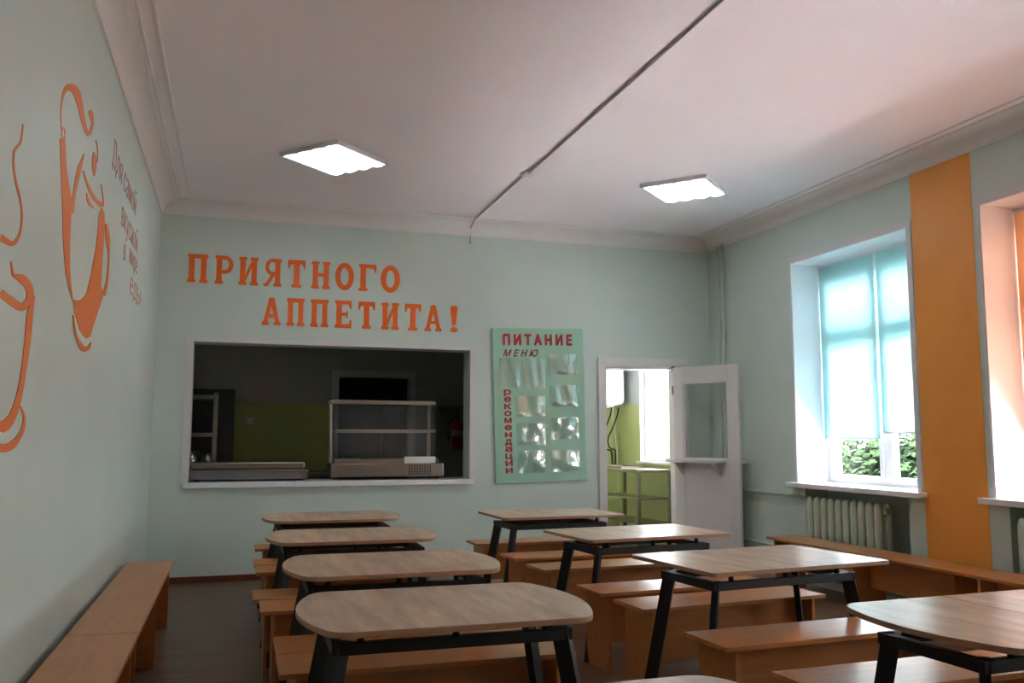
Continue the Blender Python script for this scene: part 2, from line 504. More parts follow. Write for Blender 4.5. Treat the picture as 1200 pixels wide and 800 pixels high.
hedge(8.6, 9.6, 0.8, 2.3, -0.7, 1.5, 'leafy green hedge outside the window with aqua blinds', 5200)

# ---------------------------------------------------------------- serving hatch, door, kitchen shell
hatch = bpy.data.objects.new('trim_4', None); COL.objects.link(hatch); hatch['kind'] = 'structure'
bm = B()
box(bm, HX0 - 0.065, HX0, YB - 0.012, YB + 0.002, HZ0, HZ1 + 0.04)
box(bm, HX1, HX1 + 0.06, YB - 0.012, YB + 0.002, HZ0, HZ1 + 0.04)
box(bm, HX0, HX1, YB - 0.012, YB + 0.002, HZ1, HZ1 + 0.04)
obj('casing', bm, m_trim, hatch)
obj('sill_board', box(B(), HX0 - 0.04, 0.553, YB - 0.06, YB + 0.42, HZ0 - 0.045, HZ0 + 0.004), m_white, hatch, bevel=0.004)
obj('sill_board', box(B(), 0.557, HX1 + 0.04, YB - 0.055, YB + 0.42, HZ0 - 0.045, HZ0 + 0.004), m_white, hatch, bevel=0.004)

jamb = bpy.data.objects.new('trim_5', None); COL.objects.link(jamb); jamb['kind'] = 'structure'
bm = B(); c = 0.085
box(bm, DX0 - c, DX0, YB - 0.02, YB + 0.002, 0, DZ1 + c + 0.015)
box(bm, DX1, DX1 + c, YB - 0.02, YB + 0.002, 0, DZ1 + c + 0.015)
box(bm, DX0, DX1, YB - 0.02, YB + 0.002, DZ1, DZ1 + c + 0.015)
obj('casing', bm, m_door, jamb, bevel=0.004)
bm = B()
box(bm, DX0 - 0.03, DX0 - c + 0.0, YB - 0.028, YB - 0.02, 0, DZ1 + c)
box(bm, DX0 - 0.03, DX1 + 0.07, YB - 0.028, YB - 0.02, DZ1 + 0.04, DZ1 + c + 0.005)
obj('casing_moulding', bm, m_door, jamb, bevel=0.003)
bm = B()
box(bm, DX0, DX0 + 0.012, YB, YB + 0.25, 0, DZ1); box(bm, DX1 - 0.012, DX1, YB, YB + 0.25, 0, DZ1)
box(bm, DX0 + 0.012, DX1 - 0.012, YB, YB + 0.25, DZ1 - 0.012, DZ1)
obj('jamb_lining', bm, m_door, jamb)

# the open door, hinged on the right jamb and swung into the hall
door = bpy.data.objects.new('door_1', None); COL.objects.link(door); door['kind'] = 'structure'
door.location = (4.51, YB - 0.06, 0.01)
door.rotation_euler = (0, 0, math.radians(-65))
W, H, T = 0.80, 2.035, 0.04        # local x runs from the hinge to the free edge, the side seen has -y
GX0, GX1, GZ0, GZ1 = 0.125, 0.675, 1.07, 1.87
bm = B()
wall_cells(bm, 'y', -T / 2, T / 2, 0, W, 0, H, [(GX0, GX1, GZ0, GZ1), (0.12, 0.68, 0.14, 0.92)])
obj('door_leaf', bm, m_door, door, bevel=0.003)
obj('door_panel', box(B(), 0.12, 0.68, -0.012, 0.012, 0.14, 0.92), m_door, door)
bm = B()
for (a, b, c0, d) in ((0.12, 0.135, 0.14, 0.92), (0.665, 0.68, 0.14, 0.92), (0.135, 0.665, 0.14, 0.155), (0.135, 0.665, 0.905, 0.92)):
    box(bm, a, b, -0.02, 0.02, c0, d)
obj('panel_bead', bm, m_door, door)
obj('door_glass', box(B(), GX0, GX1, -0.003, 0.003, GZ0, GZ1), m_glass, door)
bm = B()
for (a, b, c0, d) in ((GX0, GX0 + 0.015, GZ0, GZ1), (GX1 - 0.015, GX1, GZ0, GZ1), (GX0, GX1, GZ0, GZ0 + 0.015), (GX0, GX1, GZ1 - 0.015, GZ1)):
    box(bm, a, b, -0.012, 0.012, c0, d)
obj('glazing_bead', bm, m_door, door)
sh = obj('shelf', box(B(), 0.02, 0.64, -0.20, -T / 2, 1.035, 1.062), m_door, door, bevel=0.003)
for x in (0.10, 0.56):
    obj('bracket', prism(B(), [(-T / 2, 1.035), (-0.18, 1.035), (-T / 2, 0.90)], 'x', x, x + 0.022), m_door, sh)
obj('shelf_rail', box(B(), 0.122, 0.56, -T / 2 - 0.012, -T / 2, 0.93, 1.035), m_door, sh)
obj('outer_shelf', box(B(), 0.20, 0.78, T / 2, T / 2 + 0.13, 1.03, 1.06), m_door, door)
for z in (0.3, 1.75):
    bm = B(); tube(bm, [(-0.008, -0.022, z), (-0.008, -0.022, z + 0.09)], 0.009, 8)
    obj('hinge', bm, m_steel, door)
bm = B(); tube(bm, [(-0.10, 0.03, H + 0.012), (0.02, -0.02, H + 0.012)], 0.007, 6)
obj('door_closer_arm', bm, m_dark, door)

# kitchen behind the hatch, scullery behind the door
KX0, PX = -2.2, 3.30
struct('floor_kitchen', box(B(), KX0 - 0.1, XO, YB + 0.25, KB + 1.6, -0.12, 0.0), m_kitchen_floor)
struct('ceiling_kitchen', box(B(), KX0 - 0.1, XO, YB + 0.25, KB + 0.15, 3.2, 3.35), m_kitchen_plain)
struct('wall_kitchen_back', wall_cells(B(), 'y', KB, KB + 0.12, KX0, XO, 0, 3.2, [(1.225, 2.10, -1, 2.04)]), m_kitchen)
struct('wall_kitchen_left', box(B(), KX0 - 0.1, KX0, YB + 0.25, KB, 0, 3.2), m_kitchen)
struct('wall_kitchen_front', box(B(), KX0, XL - 0.2, YB + 0.10, YB + 0.25, 0, 3.2), m_kitchen)
struct('wall_partition', box(B(), PX - 0.1, PX, YB + 0.25, KB, 0, 3.2), m_kitchen_plain)
struct('wall_scullery_back', box(B(), PX, XR, KB - 0.012, KB, 0, 3.2), m_scullery)
struct('wall_kitchen_niche', box(B(), 2.20, PX - 0.1, KB - 0.010, KB, 0, 3.2), m_kitchen_plain)
struct('wall_scullery', wall_cells(B(), 'x', XR, XR + 0.13, YB + 0.25, KB, 0, 3.2, [(8.95, 10.33, 1.0, 2.4)]), m_scullery)
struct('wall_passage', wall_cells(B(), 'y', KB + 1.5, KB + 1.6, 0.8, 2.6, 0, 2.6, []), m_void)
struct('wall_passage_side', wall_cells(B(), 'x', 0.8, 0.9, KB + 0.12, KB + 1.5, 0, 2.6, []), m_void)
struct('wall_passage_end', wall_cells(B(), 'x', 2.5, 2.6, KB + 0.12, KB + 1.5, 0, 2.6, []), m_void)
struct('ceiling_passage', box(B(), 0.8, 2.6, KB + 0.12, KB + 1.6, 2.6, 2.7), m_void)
bm = B(); c = 0.085
box(bm, 1.225 - c, 1.225, KB - 0.02, KB + 0.002, 0, 2.04 + c); box(bm, 2.10, 2.10 + c, KB - 0.02, KB + 0.002, 0, 2.04 + c)
box(bm, 1.225, 2.10, KB - 0.02, KB + 0.002, 2.04, 2.04 + c)
struct('trim_6', bm, m_trim)
# scullery window
w = bpy.data.objects.new('window_5', None); COL.objects.link(w); w['kind'] = 'structure'
bm = B()
for (a, b, c0, d) in ((8.95, 9.01, 1.0, 2.4), (10.27, 10.33, 1.0, 2.4), (9.01, 10.27, 1.0, 1.06), (9.01, 10.27, 2.34, 2.4), (9.60, 9.66, 1.06, 2.34)):
    box(bm, XR + 0.06, XR + 0.11, a, b, c0, d)
obj('frame', bm, m_white, w)
for a, b in ((9.01, 9.60), (9.66, 10.27)):
    obj('pane', box(B(), XR + 0.08, XR + 0.086, a, b, 1.06, 2.34), m_glass, w)
obj('sill', box(B(), XR - 0.05, XR + 0.06, 8.90, 10.36, 0.975, 1.003), m_white, w)
bm = B()
box(bm, XR - 0.002, XR + 0.06, 10.322, 10.332, 1.003, 2.4); box(bm, XR - 0.002, XR + 0.06, 8.948, 8.958, 1.003, 2.4)
obj('reveal_lining', bm, m_white, w)

# ---------------------------------------------------------------- tables
def fillet(poly, rad, n=5):
    out = []
    for i, p in enumerate(poly):
        r = rad[i]
        if r <= 0: out.append(p); continue
        p = Vector(p); a = Vector(poly[i - 1]); b = Vector(poly[(i + 1) % len(poly)])
        p0 = p + (a - p).normalized() * r; p1 = p + (b - p).normalized() * r
        for k in range(n + 1):
            t = k / n
            q = p0 * (1 - t) ** 2 + p * 2 * t * (1 - t) + p1 * t * t
            out.append((q.x, q.y))
    return out

def bowed_outline(L, Wd, sag, r):
    """straight long sides, bowed short ends with rounded corners"""
    n = 12
    right = []
    for k in range(n + 1):
        y = -Wd / 2 + Wd * k / n
        right.append((L / 2 - sag * (abs(y) / (Wd / 2)) ** 2, y))
    left = [(-x, -y) for x, y in right]
    # swap the corner vertices for fillets that reach into the bow
    def soften(side, s):
        a = side[0]; b = side[-1]
        k = 1
        pa = Vector(a); q0 = Vector((a[0] - s * r, a[1])); q1 = Vector(side[k])
        pb = Vector(b); u0 = Vector(side[-1 - k]); u1 = Vector((b[0] - s * r, b[1]))
        c0 = [tuple(q0 * (1 - t) ** 2 + pa * 2 * t * (1 - t) + q1 * t * t) for t in [j / 6 for j in range(6)]]
        c1 = [tuple(u0 * (1 - t) ** 2 + pb * 2 * t * (1 - t) + u1 * t * t) for t in [(j + 1) / 6 for j in range(6)]]
        return c0 + side[k:-k] + c1
    return soften(right, 1) + soften(left, -1)

TZ = 0.705
def make_table(label, loc, rot, kind, L, Wd, split=False):
    t = thing('dining_table', label, 'table', loc, rot, 'dining tables in two rows')
    if kind == 'bowed': out = bowed_outline(L, Wd, 0.09, 0.06)
    else: out = fillet([(-L / 2, -Wd / 2), (L / 2, -Wd / 2), (L / 2, Wd / 2), (-L / 2, Wd / 2)], [0.035] * 4)
    def slab(pts, name='tabletop'):
        o = obj(name, prism(B(), pts, 'z', TZ - 0.02, TZ), m_oak, t, bevel=0.0025)
        o.data.materials.append(m_oak_edge)
        for f in o.data.polygons:
            if abs(f.normal.z) < 0.5: f.material_index = 1
    if split:
        def clip(s):
            res = []
            for i, p in enumerate(out):
                q = out[(i + 1) % len(out)]
                ins = lambda v: s * v[0] >= 0.0015
                if ins(p): res.append(p)
                if ins(p) != ins(q):
                    tt = (s * 0.0015 - p[0]) / (q[0] - p[0]); res.append((s * 0.0015, p[1] + (q[1] - p[1]) * tt))
            return res
        slab(clip(-1), 'tabletop_leaf'); slab(clip(1), 'tabletop_leaf')
    else: slab(out)
    hx, hy = L / 2 - 0.12, 0.20
    z0, z1 = 0.598, 0.636
    for s in (-1, 1):
        obj('rail', box(B(), -hx - 0.02, hx + 0.02, s * hy - 0.018, s * hy + 0.018, z0, z1), m_black, t, bevel=0.002)
        obj('end_rail', box(B(), s * hx - 0.018, s * hx + 0.018, -hy + 0.018, hy - 0.018, z0, z1), m_black, t, bevel=0.002)
    for sx in (-1, 1):
        for sy in (-1, 1):
            a = (sx, sy, 0)
            obj('leg', bar(B(), (sx * (hx - 0.015), sy * (hy - 0.012), z1), (sx * (hx + 0.095), sy * (hy + 0.045), 0), 0.062, 0.03, a), m_black, t)
        for x in (-0.32, 0, 0.32):
            bm = B(); lathe(bm, [(0.012, z1), (0.012, TZ - 0.02)], x, sx * hy, 10)
            obj('spacer', bm, m_black, t)
    return t

make_table('bow-ended oak-look table in the left row, closest to the serving hatch', (0.738, 6.91, 0), 0.0, 'bowed', 1.03, 0.75)
make_table('bow-ended oak-look table in the left row, second from the serving hatch', (0.72, 5.57, 0), -0.01, 'bowed', 1.03, 0.75)
make_table('bow-ended oak-look table in the left row, third from the serving hatch', (0.748, 4.29, 0), 0.0, 'bowed', 1.02, 0.75)
make_table('bow-ended oak-look table large in the foreground, fourth from the serving hatch', (0.74, 3.17, 0), 0.0, 'bowed', 1.03, 0.75)
make_table('bow-ended oak-look table cut off by the bottom edge of the picture', (0.73, 1.68, 0), 0.0, 'bowed', 1.04, 0.75)
make_table('square-cornered oak-look table in the right row, nearest the doorway', (2.43, 6.70, 0), 0.03, 'square', 1.00, 0.69)
make_table('square-cornered oak-look table in the right row, second from the doorway', (2.48, 5.22, 0), 0.10, 'square', 1.02, 0.66)
make_table('square-cornered oak-look table in the right row, third from the doorway', (2.53, 3.92, 0), 0.11, 'square', 1.06, 0.70)
make_table('bow-ended oak-look table with a seam across its top, at the right edge', (2.60, 2.40, 0), 0.05, 'bowed', 1.10, 0.75, True)

# ---------------------------------------------------------------- benches
def make_bench(L, Wd, panels, label, group, board=(0.13, 0.42)):
    t = thing('bench', label, 'bench', (0, 0, 0), 0, group)
    obj('seat', box(B(), -L / 2, L / 2, -Wd / 2, Wd / 2, 0.42, 0.44), m_bench, t, bevel=0.0015)
    for x in panels:
        obj('leg_panel', box(B(), x - 0.009, x + 0.009, -Wd / 2 + 0.02, Wd / 2 - 0.02, 0, 0.42), m_bench, t)
    xs = sorted(panels)
    for a, b in zip(xs, xs[1:]):
        obj('stretcher_board', box(B(), a + 0.009, b - 0.009, -0.009, 0.009, board[0], board[1]), m_bench, t)
    return t
LB = 1.16
proto = None
def bench_at(x0, y_far, y_near, rot, label, group='short benches at the dining tables'):
    global proto
    loc = (x0 + LB / 2, (y_far + y_near) / 2, 0)
    if proto is None:
        proto = make_bench(LB, 0.32, (-LB / 2 + 0.07, LB / 2 - 0.07), label, group)
        proto.location = loc; proto.rotation_euler = (0, 0, rot)
    else:
        dup(proto, loc, rot, label)
nth = ['first', 'second', 'third', 'fourth', 'fifth', 'sixth', 'seventh']
LEFT = [(0.19, 7.50, 7.18), (0.165, 6.62, 6.30), (0.17, 6.27, 5.95), (0.13, 5.30, 4.98), (0.16, 4.95, 4.63), (0.195, 4.05, 3.73), (0.19, 3.725, 3.405)]
for n, (x, a, b) in zip(nth, LEFT):
    bench_at(x, a, b, 0.0, 'short alder-look bench in the left row, %s counting from the serving hatch' % n)
RIGHT = [(1.91, 7.34, 7.02, 0.03), (1.94, 6.44, 6.12, 0.03), (1.95, 5.88, 5.56, 0.07), (1.96, 4.97, 4.65, 0.06), (1.985, 4.50, 4.18, 0.09), (1.955, 3.65, 3.33, 0.06), (1.94, 2.945, 2.625, 0.04)]
for n, (x, a, b, r) in zip(nth, RIGHT):
    bench_at(x, a, b, r, 'short alder-look bench in the right row, %s counting from the doorway' % n)

def wall_bench(x0, x1, y0, y1, label, group):
    L, Wd = y1 - y0, x1 - x0
    t = make_bench(L, Wd, (-L / 2 + 0.10, 0.0, L / 2 - 0.10), label, group, (0.17, 0.42))
    t.location = ((x0 + x1) / 2, (y0 + y1) / 2, 0); t.rotation_euler = (0, 0, PI / 2)
wall_bench(-0.665, -0.368, 4.325, 6.70, 'long alder-look bench along the left wall, far one', 'long benches along the walls')
wall_bench(-0.665, -0.368, 1.945, 4.320, 'long alder-look bench along the left wall, near one cut off by the picture', 'long benches along the walls')
wall_bench(4.49, 4.83, 4.625, 6.82, 'long alder-look bench along the window wall under the radiator, far one', 'long benches along the walls')
wall_bench(4.49, 4.83, 2.42, 4.620, 'long alder-look bench along the window wall, near one at the right edge', 'long benches along the walls')

# ---------------------------------------------------------------- radiators and pipes
def radiator(y0, n, label):
    t = thing('radiator', label, 'radiator', (5.00, y0, 0.16), 0, 'cast iron radiators')
    p = 0.097
    first = None
    for k in range(n):
        if first is None:
            bm = B()
            for x in (-0.045, 0.045):
                rr = [(0.012, 0.0), (0.024, 0.02), (0.030, 0.06), (0.030, 0.56), (0.024, 0.60), (0.012, 0.62)]
                n0 = len(bm.verts); lathe(bm, rr, x, 0, 12); bm.verts.ensure_lookup_table()
                for v in bm.verts[n0:]: v.co.y *= 1.28
            for z in (0.06, 0.56):
                tube(bm, [(0, -p / 2, z), (0, p / 2, z)], 0.030, 12)
                box(bm, -0.05, 0.05, -0.026, 0.026, z - 0.03, z + 0.03)
            first = obj('radiator_section', bm, m_rad, t); first.location = (0, -p / 2, 0)
        else:
            c = first.copy(); COL.objects.link(c); c.parent = t; c.location = (0, -p * (k + 0.5), 0)
    for z in (0.06, 0.56):
        bm = B(); tube(bm, [(0, -p * n - 0.018, z), (0, -p * n, z)], 0.026, 12)
        obj('end_plug', bm, m_rad, t)
    for yy in (-0.35, -0.75):
        obj('bracket_foot', box(B(), -0.02, 0.02, yy - 0.015, yy + 0.015, -0.16, 0.02), m_rad, t)
    return t
radiator(6.86, 10, 'mint-painted cast iron radiator under the window with aqua blinds')
radiator(4.62, 10, 'mint-painted cast iron radiator under the window with orange blinds')
def pipe(pts, r, label, m=None):
    bm = B(); tube(bm, pts, r, 10)
    tag(obj('heating_pipe', bm, m or m_rad), label, 'pipe', 'heating pipes')
pipe([(4.955, 8.20, 0.0), (4.955, 8.20, ZK + 0.02)], 0.016, 'vertical mint heating pipe in the corner behind the door, right one')
pipe([(4.955, 8.29, 0.0), (4.955, 8.29, ZK + 0.02)], 0.012, 'thin vertical mint heating pipe in the corner behind the door, left one')
pipe([(4.955, 8.17, 0.775), (4.955, 6.95, 0.775), (5.02, 6.875, 0.73)], 0.015, 'horizontal mint heating pipe running into the top of the radiator')
pipe([(4.955, 8.17, 0.285), (4.955, 6.95, 0.285), (5.02, 6.875, 0.23)], 0.015, 'low horizontal mint heating pipe behind the end of the wall bench')

# ---------------------------------------------------------------- ceiling lamps and cable
def lamp(x, y, label):
    t = thing('ceiling_lamp', label, 'ceiling lamp', (x, y, ZC - 0.034), math.radians(42), 'square ceiling lamps')
    s = 0.295
    bm = B(); e = 0.014
    box(bm, -s, s, -s, -s + e, 0, 0.034); box(bm, -s, s, s - e, s, 0, 0.034)
    box(bm, -s, -s + e, -s + e, s - e, 0, 0.034); box(bm, s - e, s, -s + e, s - e, 0, 0.034)
    box(bm, -s, s, -s, s, 0.030, 0.0335)
    obj('frame', bm, m_trim, t)
    bm = B(); N = 32; i0 = s - e
    rows = [[bm.verts.new((xx, -i0 + 2 * i0 * k / N, 0.006 - 0.010 * abs(math.sin(4 * PI * k / N)))) for xx in (-i0, i0)] for k in range(N + 1)]
    for a, b in zip(rows, rows[1:]):
        bm.faces.new((a[0], b[0], b[1], a[1]))
    obj('diffuser', bm, m_lamp, t)
lamp(0.68, 6.75, 'lit square ceiling lamp above the left row of tables')
lamp(3.68, 6.68, 'lit square ceiling lamp above the window side')
bm = B(); tube(bm, [(2.245, YF, ZC - 0.009), (2.245, 6.66, ZC - 0.009)], 0.0075, 8)
tube(bm, [(2.225, 6.74, ZC - 0.009), (2.225, 8.28, ZC - 0.009), (2.235, 8.40, ZC - 0.02), (2.24, 8.53, 3.42), (2.243, 8.54, ZK - 0.02), (2.248, 8.54, 3.27)], 0.0075, 8)
tag(obj('ceiling_cable', bm, m_cable), 'thin grey cable crossing the ceiling and bending down the back wall', 'cable')
bm = B(); lathe(bm, [(0.045, ZC - 0.022), (0.055, ZC - 0.012), (0.055, ZC)], 2.24, 6.70, 20)
tag(obj('junction_box', bm, m_trim), 'small round white junction box on the ceiling cable', 'junction box')
bm = B(); box(bm, 2.205, 2.24, YB - 0.012, YB, 3.325, 3.345)
tag(obj('cable_clip', bm, m_trim), 'small clip holding the cable at the top of the back wall', 'cable clip')

# ---------------------------------------------------------------- slab-serif greeting on the back wall
def flare(cx, s=0.138, w=0.215, top=True, bot=True, x=0.0):
    """upright stem with spreading rounded feet"""
    up = [(s, 0.84), (s + 0.02, 0.885), (w - 0.01, 0.905), (w, 0.95), (w - 0.03, 1.0)] if top else [(s, 1.0)]
    dn = [(w - 0.03, 0.0), (w, 0.05), (w - 0.01, 0.095), (s + 0.02, 0.115), (s, 0.16)] if bot else [(s, 0.0)]
    right = dn + up
    return [(cx + a, b) for a, b in right] + [(cx - a, b) for a, b in right[::-1]]
def rect(x0, x1, y0, y1): return [(x0, y0), (x1, y0), (x1, y1), (x0, y1)]
def ring(cx, cy, rx, ry, ix, iy, a0=0, a1=360, n=24):
    out, inn = [], []
    for k in range(n + 1):
        a = math.radians(a0 + (a1 - a0) * k / n)
        out.append((cx + rx * math.cos(a), cy + ry * math.sin(a))); inn.append((cx + ix * math.cos(a), cy + iy * math.sin(a)))
    return (out, inn)
def droop(x, d, y=1.0):
    return [(x, y), (x, y - 0.13), (x + d * 0.015, y - 0.30), (x + d * 0.07, y - 0.32), (x + d * 0.11, y - 0.25), (x + d * 0.17, y - 0.15), (x + d * 0.17, y)]
A_L = [(0.0, 0.03), (0.03, 0.0), (0.36, 0.0), (0.39, 0.05), (0.36, 0.10), (0.31, 0.13), (0.35, 0.27), (0.50, 0.68), (0.66, 0.97), (0.50, 1.0), (0.36, 0.97), (0.11, 0.16), (0.02, 0.10)]
GL = {
    'П': [flare(0.21), flare(0.79), rect(0.14, 0.86, 0.845, 1.0)],
    'Р': [flare(0.25), rect(0.25, 0.55, 0.86, 1.0), rect(0.25, 0.55, 0.36, 0.50), ring(0.53, 0.68, 0.42, 0.32, 0.20, 0.185, -90, 90, 14)],
    'И': [flare(0.21), flare(0.79), [(0.22, 0.14), (0.40, 0.18), (0.78, 0.86), (0.60, 0.82)]],
    'Я': [flare(0.75), rect(0.45, 0.75, 0.87, 1.0), rect(0.45, 0.75, 0.40, 0.53), ring(0.47, 0.70, 0.36, 0.30, 0.17, 0.17, 90, 270, 14),
          [(0.02, 0.04), (0.05, 0.0), (0.26, 0.0), (0.34, 0.10), (0.62, 0.42), (0.42, 0.44), (0.17, 0.12), (0.05, 0.10)]],
    'Т': [flare(0.5, 0.155, 0.27, top=False), rect(0.03, 0.97, 0.84, 1.0), droop(0.03, 1), droop(0.97, -1)],
    'Н': [flare(0.21), flare(0.79), rect(0.25, 0.75, 0.45, 0.58)],
    'О': [ring(0.5, 0.5, 0.5, 0.51, 0.22, 0.32)],
    'Г': [flare(0.26, 0.15, 0.25), rect(0.12, 0.95, 0.85, 1.0), droop(0.97, -1)],
    'А': [A_L, [(1 - a, b) for a, b in A_L], rect(0.28, 0.72, 0.27, 0.39)],
    'Е': [flare(0.26, 0.155, 0.25), rect(0.2, 0.92, 0.86, 1.0), rect(0.2, 0.92, 0.0, 0.14), rect(0.3, 0.68, 0.44, 0.56),
          [(0.66, 0.36), (0.74, 0.36), (0.74, 0.64), (0.66, 0.62)], droop(0.95, -1), [(0.95, 0), (0.95, 0.30), (0.88, 0.31), (0.80, 0.14), (0.78, 0)]],
    '!': [[(0.25, 0.27), (0.75, 0.27), (0.98, 0.90), (0.90, 1.0), (0.10, 1.0), (0.02, 0.90)], ring(0.5, 0.09, 0.5, 0.10, 0.001, 0.001)],
}
def letter_mesh(ch, w, h):
    bm = B()
    for i, shp in enumerate(GL[ch]):
        dp = -0.003 - 0.0005 * i          # strokes overlap like layers of paint
        if isinstance(shp, tuple):
            strip(bm, [(a * w, b * h) for a, b in shp[0]], [(a * w, b * h) for a, b in shp[1]], 'y', dp, 0)
        else:
            prism(bm, [(a * w, b * h) for a, b in shp], 'y', dp, 0)
    return bm
def wall_word(s, xs, z0, z1, label):
    t = thing('wall_lettering', label, 'lettering', (xs[0][0], YB, z0))
    for ch, (a, b) in zip(s, xs):
        o = obj('letter', letter_mesh(ch, b - a, z1 - z0), m_letter, t); o.location = (a - xs[0][0], 0, 0)
wall_word('ПРИЯТНОГО', [(-0.458, -0.278), (-0.223, -0.044), (-0.004, 0.173), (0.217, 0.395), (0.44, 0.614), (0.666, 0.844), (0.891, 1.073), (1.116, 1.298), (1.334, 1.527)],
          2.722, 2.99, 'orange painted Cyrillic word ПРИЯТНОГО, upper line on the back wall')
wall_word('АППЕТИТА!', [(0.216, 0.395), (0.443, 0.61), (0.665, 0.837), (0.893, 1.065), (1.116, 1.289), (1.346, 1.522), (1.574, 1.75), (1.779, 1.958), (2.043, 2.119)],
          2.352, 2.618, 'orange painted Cyrillic word АППЕТИТА!, line just above the serving hatch')

